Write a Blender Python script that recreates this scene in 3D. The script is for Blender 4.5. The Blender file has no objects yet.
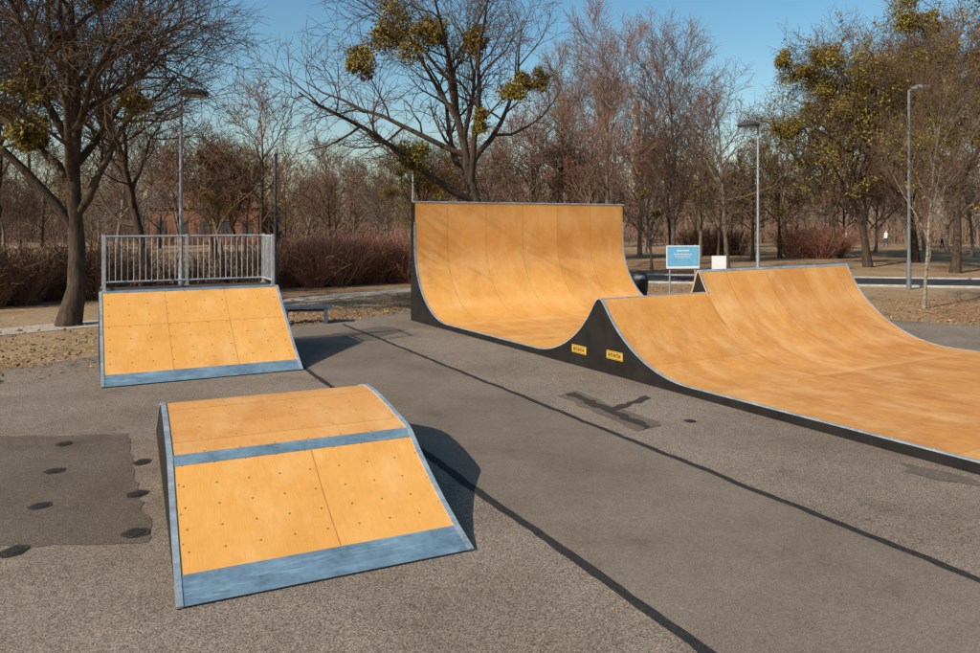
import bpy, math, random
from mathutils import Vector, Matrix
PI = math.pi
col = bpy.context.scene.collection
F, CX, HZ, H = 762.0, 490.0, 222.0, 2.6
def atx(px, d): return (px - CX) / F * d

# ------------------------------------------------------------------ helpers
class MB:
    def __init__(s): s.v = []; s.f = []; s.m = []; s.uv = None
    def box(s, x0, x1, y0, y1, z0, z1, mi=0):
        b = len(s.v)
        s.v += [(x0,y0,z0),(x1,y0,z0),(x1,y1,z0),(x0,y1,z0),(x0,y0,z1),(x1,y0,z1),(x1,y1,z1),(x0,y1,z1)]
        for q in ((0,3,2,1),(4,5,6,7),(0,1,5,4),(1,2,6,5),(2,3,7,6),(3,0,4,7)):
            s.f.append(tuple(b+i for i in q)); s.m.append(mi)
    def tube(s, pts, rad, n=6, cap=True, mi=0):
        b = len(s.v); k = len(pts)
        for i in range(k):
            p = Vector(pts[i])
            d = Vector(pts[min(i+1,k-1)]) - Vector(pts[max(i-1,0)])
            if d.length < 1e-9: d = Vector((0,0,1))
            d.normalize()
            a = d.cross(Vector((0.31,0.95,0.05)) if abs(d.y) < .85 else Vector((1,0,0.1)))
            a.normalize(); c = d.cross(a); r = rad[i]
            for j in range(n):
                t = 2*PI*j/n
                s.v.append(tuple(p + a*(r*math.cos(t)) + c*(r*math.sin(t))))
        for i in range(k-1):
            for j in range(n):
                j2 = (j+1) % n
                s.f.append((b+i*n+j, b+i*n+j2, b+(i+1)*n+j2, b+(i+1)*n+j)); s.m.append(mi)
        if cap:
            s.f.append(tuple(b+j for j in reversed(range(n)))); s.m.append(mi)
            s.f.append(tuple(b+(k-1)*n+j for j in range(n))); s.m.append(mi)
    def lathe(s, prof, n=20, o=(0,0,0), mi=0):
        b = len(s.v)
        for (r, z) in prof:
            for j in range(n):
                t = 2*PI*j/n
                s.v.append((o[0]+r*math.cos(t), o[1]+r*math.sin(t), o[2]+z))
        for i in range(len(prof)-1):
            for j in range(n):
                j2 = (j+1) % n
                s.f.append((b+i*n+j, b+i*n+j2, b+(i+1)*n+j2, b+(i+1)*n+j)); s.m.append(mi)
        s.f.append(tuple(b+j for j in reversed(range(n)))); s.m.append(mi)
        s.f.append(tuple(b+(len(prof)-1)*n+j for j in range(n))); s.m.append(mi)
    def poly(s, pts, z=None, mi=0):
        b = len(s.v)
        s.v += [(p[0],p[1],(z if z is not None else p[2])) for p in pts]
        s.f.append(tuple(range(b, b+len(pts)))); s.m.append(mi)
    def build(s, name, mats, parent=None, smooth=None):
        me = bpy.data.meshes.new(name)
        me.from_pydata(s.v, [], s.f)
        if not isinstance(mats, (list, tuple)): mats = [mats]
        for m in mats: me.materials.append(m)
        if len(mats) > 1: me.polygons.foreach_set('material_index', s.m)
        if s.uv:
            L = me.uv_layers.new(name='UVMap')
            for lp in me.loops: L.data[lp.index].uv = s.uv[lp.vertex_index]
        if smooth:
            me.shade_smooth(); me.set_sharp_from_angle(angle=math.radians(smooth))
        me.update()
        o = bpy.data.objects.new(name, me); col.objects.link(o)
        if parent: o.parent = parent
        return o
def tag(o, label=None, cat=None, group=None, kind=None):
    if label: o['label'] = label
    if cat: o['category'] = cat
    if group: o['group'] = group
    if kind: o['kind'] = kind
    return o
def empty(name, loc, rz=0):
    o = bpy.data.objects.new(name, None); col.objects.link(o)
    o.location = loc; o.rotation_euler = (0,0,rz); o.empty_display_size = .2
    return o
def copy_tree(o, parent=None):
    c = o.copy(); col.objects.link(c); c.parent = parent
    for ch in list(o.children): copy_tree(ch, c)
    return c

# ------------------------------------------------------------------ materials
class NT:
    def __init__(s, name, rough=.7, spec=.3, metal=0):
        s.mat = bpy.data.materials.new(name); s.mat.use_nodes = True
        s.t = s.mat.node_tree; s.b = s.t.nodes['Principled BSDF']
        s.b.inputs['Roughness'].default_value = rough
        s.b.inputs['Specular IOR Level'].default_value = spec
        s.b.inputs['Metallic'].default_value = metal
    def n(s, ty, **k):
        o = s.t.nodes.new(ty)
        for a, v in k.items(): setattr(o, a, v)
        return o
    def put(s, sock, v):
        if isinstance(v, bpy.types.NodeSocket): s.t.links.new(v, sock)
        elif isinstance(v, (tuple, list)) and len(v) == 3 and sock.type == 'RGBA': sock.default_value = (*v, 1)
        else: sock.default_value = v
    def math(s, op, a, b=None, c=None, clamp=False):
        o = s.n('ShaderNodeMath', operation=op, use_clamp=clamp)
        s.put(o.inputs[0], a)
        if b is not None: s.put(o.inputs[1], b)
        if c is not None: s.put(o.inputs[2], c)
        return o.outputs[0]
    def mix(s, fac, a, b, mode='MIX'):
        o = s.n('ShaderNodeMix', data_type='RGBA', blend_type=mode)
        s.put(o.inputs[0], fac); s.put(o.inputs[6], a); s.put(o.inputs[7], b)
        return o.outputs[2]
    def pos(s): return s.n('ShaderNodeNewGeometry').outputs['Position']
    def obj(s): return s.n('ShaderNodeTexCoord').outputs['Object']
    def scale(s, v, sc):
        o = s.n('ShaderNodeMapping'); s.put(o.inputs[0], v); o.inputs['Scale'].default_value = sc
        return o.outputs[0]
    def noise(s, v, scale, detail=3, rough=.55):
        o = s.n('ShaderNodeTexNoise'); s.put(o.inputs['Vector'], v)
        o.inputs['Scale'].default_value = scale; o.inputs['Detail'].default_value = detail
        o.inputs['Roughness'].default_value = rough
        return o.outputs['Fac']
    def voro(s, v, scale, out='Distance', feat='F1'):
        o = s.n('ShaderNodeTexVoronoi', feature=feat); s.put(o.inputs['Vector'], v)
        o.inputs['Scale'].default_value = scale
        return o.outputs[out]
    def ramp(s, f, lo, hi): 
        o = s.n('ShaderNodeMapRange'); s.put(o.inputs[0], f)
        o.inputs[1].default_value = lo; o.inputs[2].default_value = hi
        return o.outputs[0]
    def col(s, c): s.put(s.b.inputs['Base Color'], c)
    def bump(s, h, st, dist=.01):
        o = s.n('ShaderNodeBump'); o.inputs['Strength'].default_value = st; o.inputs['Distance'].default_value = dist
        s.put(o.inputs['Height'], h); s.t.links.new(o.outputs[0], s.b.inputs['Normal'])

def plain(name, c, rough=.6, spec=.3, metal=0, var=.25, sc=3.0):
    m = NT(name, rough, spec, metal)
    f = m.ramp(m.noise(m.obj(), sc, 4), .3, .7)
    m.col(m.mix(f, tuple(x*(1-var) for x in c), tuple(min(1,x*(1+var)) for x in c)))
    return m.mat
def plywood(name, base, su, sv, ou=0, ov=0, screws=.3, stain=.5, flat=None, rough=.42, dot=.0085, seamw=.005, seama=.5, bands=0):
    m = NT(name, rough, .3)
    uv = m.n('ShaderNodeUVMap').outputs[0]
    sp = m.n('ShaderNodeSeparateXYZ'); m.put(sp.inputs[0], uv)
    U = m.math('ADD', sp.outputs[0], ou); V = m.math('ADD', sp.outputs[1], ov)
    grain = m.noise(m.scale(uv, (6, 150, 1)), 1.0, 4, .6)
    fig = m.noise(m.scale(uv, (1.3, 14, 1)), 1.5, 4, .6)
    big = m.noise(uv, .9, 5, .62)
    c = m.mix(m.ramp(grain, .3, .7), tuple(x*.88 for x in base), tuple(x*1.08 for x in base))
    c = m.mix(m.math('MULTIPLY', m.ramp(fig, .45, .75), .18), c, (base[0]*.82, base[1]*.70, base[2]*.58))
    pu = m.math('FLOOR', m.math('DIVIDE', U, su)); pv = m.math('FLOOR', m.math('DIVIDE', V, sv))
    cb = m.n('ShaderNodeCombineXYZ'); m.put(cb.inputs[0], pu); m.put(cb.inputs[1], pv)
    wn = m.n('ShaderNodeTexWhiteNoise'); m.put(wn.inputs[0], cb.outputs[0])
    c = m.mix(m.math('MULTIPLY', wn.outputs[0], .7), c, m.mix(1.0, c, (.85,.76,.64), 'MULTIPLY'))
    c = m.mix(m.math('MULTIPLY', m.ramp(big, .45, .75), stain), c, m.mix(1.0, c, (.66,.53,.42), 'MULTIPLY'))
    blot = m.noise(uv, 4.5, 5, .7)
    c = m.mix(m.math('MULTIPLY', m.ramp(blot, .52, .75), stain*.7), c, m.mix(1.0, c, (.72,.60,.50), 'MULTIPLY'))
    if flat:
        fl = m.n('ShaderNodeMapRange', interpolation_type='SMOOTHSTEP'); m.put(fl.inputs[0], sp.outputs[0])
        fl.inputs[1].default_value = flat[0]; fl.inputs[2].default_value = flat[1]
        sc = m.noise(m.scale(uv, (1.0, 1.3, 1)), 2.0, 7, .74)
        c = m.mix(m.math('MULTIPLY', fl.outputs[0], m.math('MULTIPLY', m.ramp(sc, .3, .68), .75)), c, m.mix(1.0, c, (.64,.50,.42), 'MULTIPLY'))
    if bands:
        wob = m.math('MULTIPLY', m.noise(m.scale(uv, (.4, 1.5, 1)), 1.2, 3), .35)
        ph = m.math('MODULO', m.math('ADD', m.math('ADD', sp.outputs[0], wob), 10), bands)
        tri = m.math('ABSOLUTE', m.math('SUBTRACT', ph, bands/2))
        c = m.mix(m.math('MULTIPLY', m.ramp(tri, .3, .0), .16), c, (.88,.58,.28))
    sc2 = m.noise(m.scale(uv, (2.0, 26, 1)), 1.7, 2, .5)
    c = m.mix(m.math('MULTIPLY', m.ramp(sc2, .68, .76), .18), c, (.10,.05,.02))
    du = m.noise(m.scale(uv, (.8, 1.6, 1)), 1.0, 6, .7)
    c = m.mix(m.math('MULTIPLY', m.ramp(du, .48, .74), .42), c, (.88,.60,.30))
    fu = m.math('MODULO', U, su); fv = m.math('MODULO', V, sv)
    su_ = m.math('LESS_THAN', m.math('MINIMUM', fu, m.math('SUBTRACT', su, fu)), .005)
    sv_ = m.math('LESS_THAN', m.math('MINIMUM', fv, m.math('SUBTRACT', sv, fv)), seamw)
    seam = m.math('MAXIMUM', su_, sv_)
    c = m.mix(m.math('MULTIPLY', seam, seama), c, (.10,.05,.017))
    if screws:
        a = m.math('SUBTRACT', m.math('MODULO', m.math('ADD', U, .07), screws), screws/2)
        vb = screws*1.07
        b = m.math('SUBTRACT', m.math('MODULO', m.math('ADD', V, .05), vb), vb/2)
        d2 = m.math('SQRT', m.math('ADD', m.math('MULTIPLY', a, a), m.math('MULTIPLY', b, b)))
        c = m.mix(m.math('MULTIPLY', m.math('LESS_THAN', d2, dot), .75), c, (.07,.04,.02))
    m.col(c)
    m.put(m.b.inputs['Roughness'], m.math('ADD', m.math('MULTIPLY', big, .3), rough-.10))
    m.bump(m.math('SUBTRACT', m.math('MULTIPLY', grain, .15), seam), .2, .004)
    return m.mat
def asphalt(name, dark, light, grain, big=.35, spec=.2, fleck=.5):
    m = NT(name, .92, spec)
    p = m.pos()
    g1 = m.voro(p, grain, 'Color'); sp = m.n('ShaderNodeSeparateColor'); m.put(sp.inputs[0], g1)
    g2 = m.noise(p, grain*.8, 3, .7)
    f = m.math('ADD', m.math('MULTIPLY', sp.outputs[0], .6), m.math('MULTIPLY', g2, .4))
    c = m.mix(m.ramp(f, .2, .8), dark, light)
    gl = m.n('ShaderNodeSeparateColor'); m.put(gl.inputs[0], m.voro(p, grain*.7, 'Color'))
    c = m.mix(m.math('MULTIPLY', m.ramp(gl.outputs[1], .86, .95), fleck*.7), c, tuple(min(1,x*1.5) for x in light))
    c = m.mix(m.math('MULTIPLY', m.ramp(gl.outputs[2], .88, .95), fleck), c, tuple(x*.5 for x in dark))
    b = m.noise(p, .35, 6, .66); b2 = m.noise(p, 1.7, 5, .65)
    c = m.mix(m.math('MULTIPLY', m.ramp(b, .42, .66), big), c, m.mix(1.0, c, (.54,.485,.43), 'MULTIPLY'))
    c = m.mix(m.math('MULTIPLY', m.ramp(b2, .52, .8), big*.8), c, m.mix(1.0, c, (1.33,1.27,1.2), 'MULTIPLY'))
    b3 = m.noise(p, 7, 4, .7); b4 = m.noise(p, .9, 5, .7)
    c = m.mix(m.math('MULTIPLY', m.ramp(b3, .56, .75), .4), c, m.mix(1.0, c, (.6,.55,.5), 'MULTIPLY'))
    c = m.mix(m.math('MULTIPLY', m.ramp(b4, .56, .68), .4*big/.5), c, m.mix(1.0, c, (.62,.57,.52), 'MULTIPLY'))
    m.col(c); m.bump(f, .5, .006)
    return m.mat
def litter(name):
    m = NT(name, .95, .05)
    p = m.pos()
    v = m.n('ShaderNodeSeparateColor'); m.put(v.inputs[0], m.voro(p, 12, 'Color'))
    c = m.mix(v.outputs[0], (.11,.058,.031), (.36,.205,.11))
    c = m.mix(m.math('MULTIPLY', v.outputs[1], .4), c, (.48,.31,.18))
    g = m.ramp(m.noise(p, .16, 5, .6), .40, .58)
    gr = m.mix(m.noise(p, 14, 3, .7), (.18,.13,.068), (.50,.365,.225))
    c = m.mix(m.math('MULTIPLY', g, .75), c, gr)
    c = m.mix(m.math('MULTIPLY', m.ramp(m.noise(p, .9, 4), .5, .75), .45), c, m.mix(1.0, c, (.5,.44,.39), 'MULTIPLY'))
    m.col(c); m.bump(v.outputs[0], .6, .03)
    return m.mat
def bark(name, c0, c1, sc=(9,9,2), rnd=0):
    m = NT(name, .95, .1)
    f = m.noise(m.scale(m.obj(), sc), 1.5, 5, .7)
    c = m.mix(m.ramp(f, .3, .7), c0, c1)
    if rnd:
        oi = m.n('ShaderNodeObjectInfo').outputs['Random']
        c = m.mix(m.math('MULTIPLY', oi, rnd), c, m.mix(1.0, c, (.62,.68,.66), 'MULTIPLY'))
    m.col(c); m.bump(f, .6, .03)
    return m.mat
def birch_bark(name):
    m = NT(name, .8, .2)
    f = m.noise(m.scale(m.obj(), (4,4,14)), 1.5, 4, .7)
    m.col(m.mix(m.ramp(f, .46, .64), (.27,.22,.165), (.06,.045,.035)))
    return m.mat
def leafy(name, c0, c1):
    m = NT(name, .8, .15)
    f = m.noise(m.obj(), 6, 2)
    oi = m.n('ShaderNodeObjectInfo').outputs['Random']
    c = m.mix(m.ramp(f, .35, .65), c0, c1)
    m.col(m.mix(m.math('MULTIPLY', oi, .45), c, m.mix(1.0, c, (.75,.66,.5), 'MULTIPLY')))
    return m.mat
def galv(name, c=(.36,.42,.46), rough=.45, metal=.3, wear=.45):
    m = NT(name, rough, .5, metal)
    f = m.noise(m.obj(), 4, 5, .7); v = m.n('ShaderNodeSeparateColor'); m.put(v.inputs[0], m.voro(m.obj(), 26, 'Color'))
    cc = m.mix(m.ramp(f, .3, .72), tuple(x*.55 for x in c), tuple(x*1.15 for x in c))
    cc = m.mix(m.math('MULTIPLY', v.outputs[0], .25), cc, tuple(min(1,x*1.35) for x in c))
    st = m.noise(m.scale(m.obj(), (9,1.2,3)), 2.0, 5, .75)
    cc = m.mix(m.math('MULTIPLY', m.ramp(st, .52, .70), wear), cc, tuple(min(1,x*1.4+.09) for x in c))
    s2 = m.noise(m.scale(m.obj(), (14,2,3)), 3.0, 4, .7)
    cc = m.mix(m.math('MULTIPLY', m.ramp(s2, .58, .70), .55), cc, (c[0]*.5, c[1]*.38, c[2]*.34))
    m.col(cc); m.put(m.b.inputs['Roughness'], m.math('ADD', m.math('MULTIPLY', f, .4), rough-.15))
    return m.mat

PLY = (.80,.395,.098)
M = dict(
 ply_box = plywood('box plywood', PLY, 50, 1.16, 25, 0, .24, .4, None, .42, .0095),
 ply_boxtop = plywood('box top plywood', (.76,.365,.097), 0.9, 50, 0.1, 25, .28, .6, None, .42, .0095),
 ply_bank = plywood('bank plywood', PLY, 1.25, 1.05, .35, 0, .3, .4, None, .42, .013),
 ply_q = plywood('quarter plywood', (.83,.41,.103), 50, 1.2, 25, .25, 0, .4, (2.8, 5.0), .42, .01, .009, .34, 1.25),
 ply_s = plywood('spine plywood', (.77,.375,.095), 2.5, 2.45, .2, 0, .36, .5, (2.6, 5.0), .42, .0085, .007, .4),
 ply_sh = plywood('tall spine plywood', (.80,.39,.098), 50, 1.12, 25, .15, 0, .45, (2.8, 5.2), .42, .01, .009, .3, 1.25),
 ply_f = plywood('flat plywood', (.77,.37,.095), 2.5, 2.45, .2, 0, .36, .5, (-1, 0), .42, .0085, .007, .4),
 black = plain('black painted panel', (.016,.0135,.012), .55, .25, 0, .35, 2.5),
 frame = plain('dark framing timber', (.06,.042,.03), .8),
 galv = galv('galvanised steel'),
 toe = galv('galvanised toe plate', (.18,.28,.355), .5, .25, .6),
 rail = galv('galvanised railing', (.45,.47,.48), .45, .4),
 lampgrey = galv('lamp post grey', (.30,.32,.34), .5, .3),
 postgrey = galv('darker post grey', (.17,.175,.18), .6, .2, .2),
 lamphead = plain('lamp head dark grey', (.045,.048,.052), .5),
 glass = plain('lamp lens', (.6,.62,.62), .3, .5, 0, .1),
 coarse = asphalt('coarse asphalt', (.082,.063,.048), (.39,.305,.23), 135, .6, .2, .45),
 smooth = asphalt('smooth asphalt', (.115,.089,.068), (.30,.235,.178), 190, .55, .2, .3),
 worn_or_shade = asphalt('old dark asphalt or shade', (.07,.054,.042), (.23,.178,.136), 150, .6, .2, .3),  # real old patches; also colours the painted shadow sheet by the half pipe
 tar = asphalt('black tar', (.016,.015,.015), (.05,.046,.043), 110, .4),
 pit = asphalt('dark asphalt pit', (.024,.019,.016), (.08,.062,.05), 130, .4),
 road = asphalt('road asphalt', (.03,.031,.034), (.08,.08,.083), 60, .3, 0.0),
 path = asphalt('pale path', (.32,.27,.21), (.55,.47,.38), 40, .3),
 kerb = plain('kerb concrete', (.42,.39,.36), .85),
 white = plain('white paint', (.75,.75,.74), .6, .3, 0, .06),
 litter = litter('leaf litter and dry grass'),
 bark = bark('dark bark', (.026,.018,.014), (.11,.076,.053)),
 twig = bark('twig bark', (.055,.035,.024), (.155,.10,.064), (9,9,2), .4),
 redtwig = bark('reddish twig bark', (.115,.062,.043), (.28,.157,.105), (9,9,2), .7),
 greybark = bark('grey bark', (.09,.068,.053), (.245,.19,.147)),
 farbrown = bark('far brown twigs', (.10,.062,.043), (.22,.14,.098)),
 birch = birch_bark('pale birch bark'),
 mist = leafy('mistletoe leaf', (.10,.078,.014), (.31,.228,.05)),
 olive = leafy('olive foliage', (.105,.086,.018), (.32,.24,.055)),
 brownleaf = leafy('dry brown leaf', (.19,.105,.047), (.40,.24,.12)),
 hedge = bark('reddish hedge twigs', (.16,.075,.052), (.40,.20,.135)),
 darkhedge = bark('dark brown shrub twigs', (.08,.046,.03), (.22,.127,.082)),
 blue = plain('sign blue', (.16,.42,.62), .5, .3, 0, .08),
 yellow = plain('plate yellow', (.55,.33,.045), .6, .3, 0, .2),
 bench = plain('bench dark blue grey', (.05,.072,.105), .6, .3, 0, .3),
 bin = plain('black bin plastic', (.014,.014,.015), .45, .4),
 brick = plain('red brown brick', (.17,.078,.05), .9, .2, 0, .35, 1.2),
 ochre = plain('ochre render', (.40,.27,.11), .9, .2, 0, .12),
 roof = plain('roof tile', (.13,.058,.04), .9),
 pane = plain('dark window glass', (.03,.035,.04), .2, .5),
 chim_r = plain('chimney red', (.30,.13,.10), .9), chim_w = plain('chimney white', (.45,.42,.40), .9),
 skin = plain('skin', (.45,.27,.19), .6), hair = plain('dark hair', (.03,.02,.015), .7),
)
def cloth(n, c): 
    M[n] = plain(n, c, .85, .1, 0, .15, 6); return M[n]

# ------------------------------------------------------------------ ground
def sheet(name, pts, z, mat, kind='structure'):
    mb = MB(); mb.poly(pts, z)
    o = mb.build(name, mat); o['kind'] = kind
    return o
sheet('ground', [(-900,-300),(900,-300),(900,1500),(-900,1500)], 0-.012, M['litter'])
plaza = [(-40,-14),(30,-14),(30,13.5),(18,17),(12.2,19.1),(10.3,20.6),(8.2,24.2),(5.5,27),(2.6,27.4),(-.6,24.6),(-2.3,22.4),(-3.6,20.8),(-5.0,19.2),(-6.4,17.2),(-7.5,15.2),(-8.6,13.4),(-12,11.2),(-18,9),(-40,5)]
def ragged(pts, amp, step, seed):
    rg = random.Random(seed); out = []
    for i in range(len(pts)):
        a = Vector(pts[i]); b = Vector(pts[(i+1)%len(pts)]); n = max(1, int((b-a).length/step))
        for k in range(n):
            p = a.lerp(b, k/n); out.append((p.x+rg.uniform(-amp,amp), p.y+rg.uniform(-amp,amp)))
    return out
sheet('skate_plaza', ragged(plaza, .08, .35, 1), -.004, M['coarse'])
def strip(a, b, w0, w1=None, seed=0, jit=.0, step=.3):
    rg = random.Random(seed); a = Vector(a); b = Vector(b); d = b-a; L = d.length; d.normalize(); n = Vector((-d.y, d.x))
    w1 = w1 or w0; k = max(2, int(L/step)); l = []; r = []
    off = 0
    for i in range(k+1):
        p = a + d*(L*i/k); w = (w0+(w1-w0)*i/k)/2
        off = off*.8 + rg.uniform(-jit, jit)*.6
        l.append(tuple(p + n*(w+rg.uniform(-jit,jit)*.5+off))); r.append(tuple(p - n*(w+rg.uniform(-jit,jit)*.5-off)))
    return l + r[::-1]
def quadstrip(name, outline, z, mat):
    n = len(outline)//2; mb = MB()
    l = outline[:n]; r = outline[n:][::-1]
    for i in range(n-1):
        mb.poly([l[i], r[i], r[i+1], l[i+1]][::-1], z)
    o = mb.build(name, mat); o['kind'] = 'structure'; 
    return o
s1a, s1b = (-3.75,19.4), (8.0,-2.9); s2a, s2b = (-4.35,15.6), (4.65,-1.9)
sheet('asphalt_lane', [s2b, s1b, s1a, (-4.6,18.6), s2a], 0.0, M['smooth'])
quadstrip('tar_seam', strip(s1a, s1b, .085, .09, 3, .016, .13), .004, M['tar'])
quadstrip('tar_seam', strip(s2a, s2b, .085, .105, 4, .016, .13), .004, M['tar'])
sheet('asphalt_or_shade_patch', ragged([(-9.2,9.0),(-4.45,9.35),(-2.75,6.2),(-5.2,6.0),(-7.6,5.7)], .035, .12, 2), 0.0, M['worn_or_shade'])
rg = random.Random(5)
def blob(px, py, rx, ry, seed):
    d = H*F/(py-HZ); x = atx(px, d); r = random.Random(seed)
    pts = []
    ph = r.uniform(0,6)
    for k in range(30):
        t = 2*PI*k/30; q = 1+.09*math.sin(2*t+ph)+.06*math.sin(5*t+ph*2)+r.uniform(-.06,.06)
        pts.append((x+rx*q*math.cos(t), d+ry*q*math.sin(t)))
    return pts
for i,(px,py,rx) in enumerate([(14,551,.08),(40,506,.075),(137,494,.075),(136,533,.085),(55,471,.08),(64,444,.075),(142,462,.075),(690,421,.06)]):
    for j,(k,mt) in enumerate(((1.2,'pit'),(.8,'tar'))):
        sheet('asphalt_pit', blob(px,py,rx*k,rx*k*1.15,i+50*j), .004+.004*j, M[mt])
def pixpoly(pts): 
    out = []
    for px,py in pts:
        d = H*F/(py-HZ); out.append((atx(px,d), d))
    return out[::-1]
sheet('tar_patch', ragged(pixpoly([(558,396),(578,391),(664,425),(640,432)]), .05, .2, 8), .002, M['worn_or_shade'])
sheet('tar_patch', ragged(pixpoly([(566,394),(574,392),(654,427),(645,429)]), .05, .12, 9), .006, M['pit'])
sheet('tar_patch', ragged(pixpoly([(606,410),(645,396),(650,398),(612,412)]), .035, .12, 10), .0045, M['pit'])
sheet('asphalt_or_shade_patch', ragged(pixpoly([(330,334),(380,326),(408,330),(362,341)]), .03, .3, 11), .002, M['worn_or_shade'])
sheet('asphalt_or_shade_patch', ragged(pixpoly([(900,462),(976,478),(985,488),(905,472)]), .07, .15, 12), .002, M['worn_or_shade'])  # ground shadow along the half pipe's foot, painted as a dark sheet
# path and road
pp = [(-26,12.6),(-17,14.6),(-13,16.6),(-9.6,20.2),(-7.0,24.6),(-3.2,29.2),(2,32.2),(7,33.2)]
l = []; r = []
for i,p in enumerate(pp):
    a = Vector(pp[max(i-1,0)]); b = Vector(pp[min(i+1,len(pp)-1)]); d = (b-a).normalized(); n = Vector((-d.y,d.x))
    l.append(tuple(Vector(p)+n*.7)); r.append(tuple(Vector(p)-n*.7))
quadstrip('path', l+r[::-1], 0.0, M['path'])
ra, rb = Vector((4.0,35.6)), Vector((60,24.4)); rd = (rb-ra).normalized(); rn = Vector((-rd.y,rd.x))
quadstrip('road', strip(ra, rb, 4.6, 4.6, 0, 0, 4), .004, M['road'])
quadstrip('road_marking', strip(ra-rn*2.0, rb-rn*2.0, .07, .07, 0, 0, 4), .008, M['white'])
for sg in (-1,1):
    mb = MB(); a = ra+rn*sg*2.38; b = rb+rn*sg*2.38; L = (b-a).length
    mb.box(0, L, -.06, .06, -.02, .07)
    o = mb.build('kerb', M['kerb']); o.location = (a.x,a.y,0); o.rotation_euler[2] = math.atan2(rd.y,rd.x); o['kind']='structure'

# fallen leaves (uncountable)
mb = MB(); rg = random.Random(21)
def leafquad(mb, p, s, rg, mi=0, flat=1.0):
    a = Vector((rg.gauss(0,1),rg.gauss(0,1),rg.gauss(0,1)*flat)).normalized(); b = a.cross(Vector((rg.gauss(0,1)*flat,rg.gauss(0,1)*flat,rg.gauss(0,1)))).normalized()
    i = len(mb.v); p = Vector(p)
    mb.v += [tuple(p-a*s), tuple(p+b*s*.5), tuple(p+a*s), tuple(p-b*s*.5)]; mb.f.append((i,i+1,i+2,i+3)); mb.m.append(mi)
for k in range(13000):
    u = rg.random()
    if u < .4: x = rg.uniform(-17,-2.5); y = (15.4+(x+8)*1.15 if x>-8 else 13.8+(x+8)*.32)+abs(rg.gauss(0,3.2))-.25
    elif u < .8: x = rg.uniform(9,26); y = 20.2-(x-10)*.45+abs(rg.gauss(0,4))-.2
    elif u < .97: x = rg.uniform(-2.5,10); y = 26.5+abs(rg.gauss(0,4))
    else: x = rg.uniform(-9,-4.6); y = rg.uniform(12,15.5) + max(0,(x+8))*1.0
    leafquad(mb, (x,y,.02+rg.random()*.015), rg.uniform(.025,.055), rg, 0, .3)
o = mb.build('fallen_leaves', M['brownleaf']); tag(o, 'dry brown fallen leaves scattered along the asphalt edge', 'leaves', kind='stuff')

# ------------------------------------------------------------------ swept shapes
o_len = {}
def ribbon(name, prof, y0, y1, t, mat, parent, u0=0):
    mb = MB(); mb.uv = []; n = len(prof); arc = u0
    for i,(x,z) in enumerate(prof):
        if i: arc += math.hypot(x-prof[i-1][0], z-prof[i-1][1])
        a = Vector(prof[max(i-1,0)]); b = Vector(prof[min(i+1,n-1)]); d = (b-a).normalized(); nn = Vector((-d.y,d.x))
        q = Vector((x,z)) - nn*t
        mb.v += [(x,y0,z),(x,y1,z),(q.x,y0,q.y),(q.x,y1,q.y)]; mb.uv += [(arc,y0),(arc,y1)]*2
    for i in range(n-1):
        b = 4*i; c = b+4
        mb.f += [(b,c,c+1,b+1),(b+2,b+3,c+3,c+2),(b,b+2,c+2,c),(b+1,c+1,c+3,b+3)]
    e = 4*(n-1); mb.f += [(0,1,3,2),(e,e+2,e+3,e+1)]
    o = mb.build(name, mat, parent, 30); o_len[name] = arc
    return o
def panel(name, prof, y0, y1, mat, parent, base=None, drop=.004):
    mb = MB(); n = len(prof)
    for i,(x,z) in enumerate(prof):
        zb = base[i] if base else 0.0
        mb.v += [(x,y0,z-drop),(x,y1,z-drop),(x,y0,zb),(x,y1,zb)]
    for i in range(n-1):
        b = 4*i; c = b+4
        mb.f += [(b,c,c+1,b+1),(b+2,b+3,c+3,c+2),(b,b+2,c+2,c),(b+1,c+1,c+3,b+3)]
    e = 4*(n-1); mb.f += [(0,1,3,2),(e,e+2,e+3,e+1)]
    return mb.build(name, mat, parent)
def lift(prof, h): 
    n = len(prof); out = []
    for i,(x,z) in enumerate(prof):
        a = Vector(prof[max(i-1,0)]); b = Vector(prof[min(i+1,n-1)]); d = (b-a).normalized()
        out.append((x-d.y*h, z+d.x*h))
    return out
def zat(prof, x):
    for i in range(len(prof)-1):
        if prof[i][0] <= x <= prof[i+1][0]:
            t = (x-prof[i][0])/max(1e-9, prof[i+1][0]-prof[i][0]); return prof[i][1]+(prof[i+1][1]-prof[i][1])*t
    return prof[-1][1] if x > prof[-1][0] else prof[0][1]
def interp(prof, a, b, k=12):
    return [(a+(b-a)*i/k, zat(prof, a+(b-a)*i/k)) for i in range(k+1)]

# ------------------------------------------------------------------ foreground box (hump)
box = empty('jump_box', (-2.07,5.12,0), math.radians(25.2-90))
tag(box, 'low plywood jump box with rounded top and blue steel toe plate in the foreground', 'skate ramp')
P = [(0,.012),(.27,.085),(.6,.195),(.95,.335),(1.25,.475),(1.40,.555),(1.50,.605),(1.8,.648),(2.15,.69),(2.5,.722),(2.8,.738),(3.0,.732),(3.2,.69),(3.5,.59),(4.6,.10),(4.87,.012)]
P = [(-x,z) for x,z in P][::-1]
W = 2.11
ribbon('ramp_surface', interp(P,-1.40,-.27,12), 0, W, .02, M['ply_box'], box, .0)
ribbon('ramp_surface', interp(P,-3.45,-1.50,22), 0, W, .02, M['ply_boxtop'], box)
ribbon('ramp_surface', interp(P,-4.6,-3.45,6), 0, W, .02, M['ply_box'], box)
ribbon('toe_plate', lift(interp(P,-.30,0,3),.004), .002, W-.002, .006, M['toe'], box)
ribbon('toe_plate', lift(interp(P,-4.87,-4.57,3),.004), .002, W-.002, .006, M['toe'], box)
ribbon('ridge_strip', lift(interp(P,-1.51,-1.39,4),.005), .002, W-.002, .006, M['toe'], box)
full = interp(P,-4.87,0,70)
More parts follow.
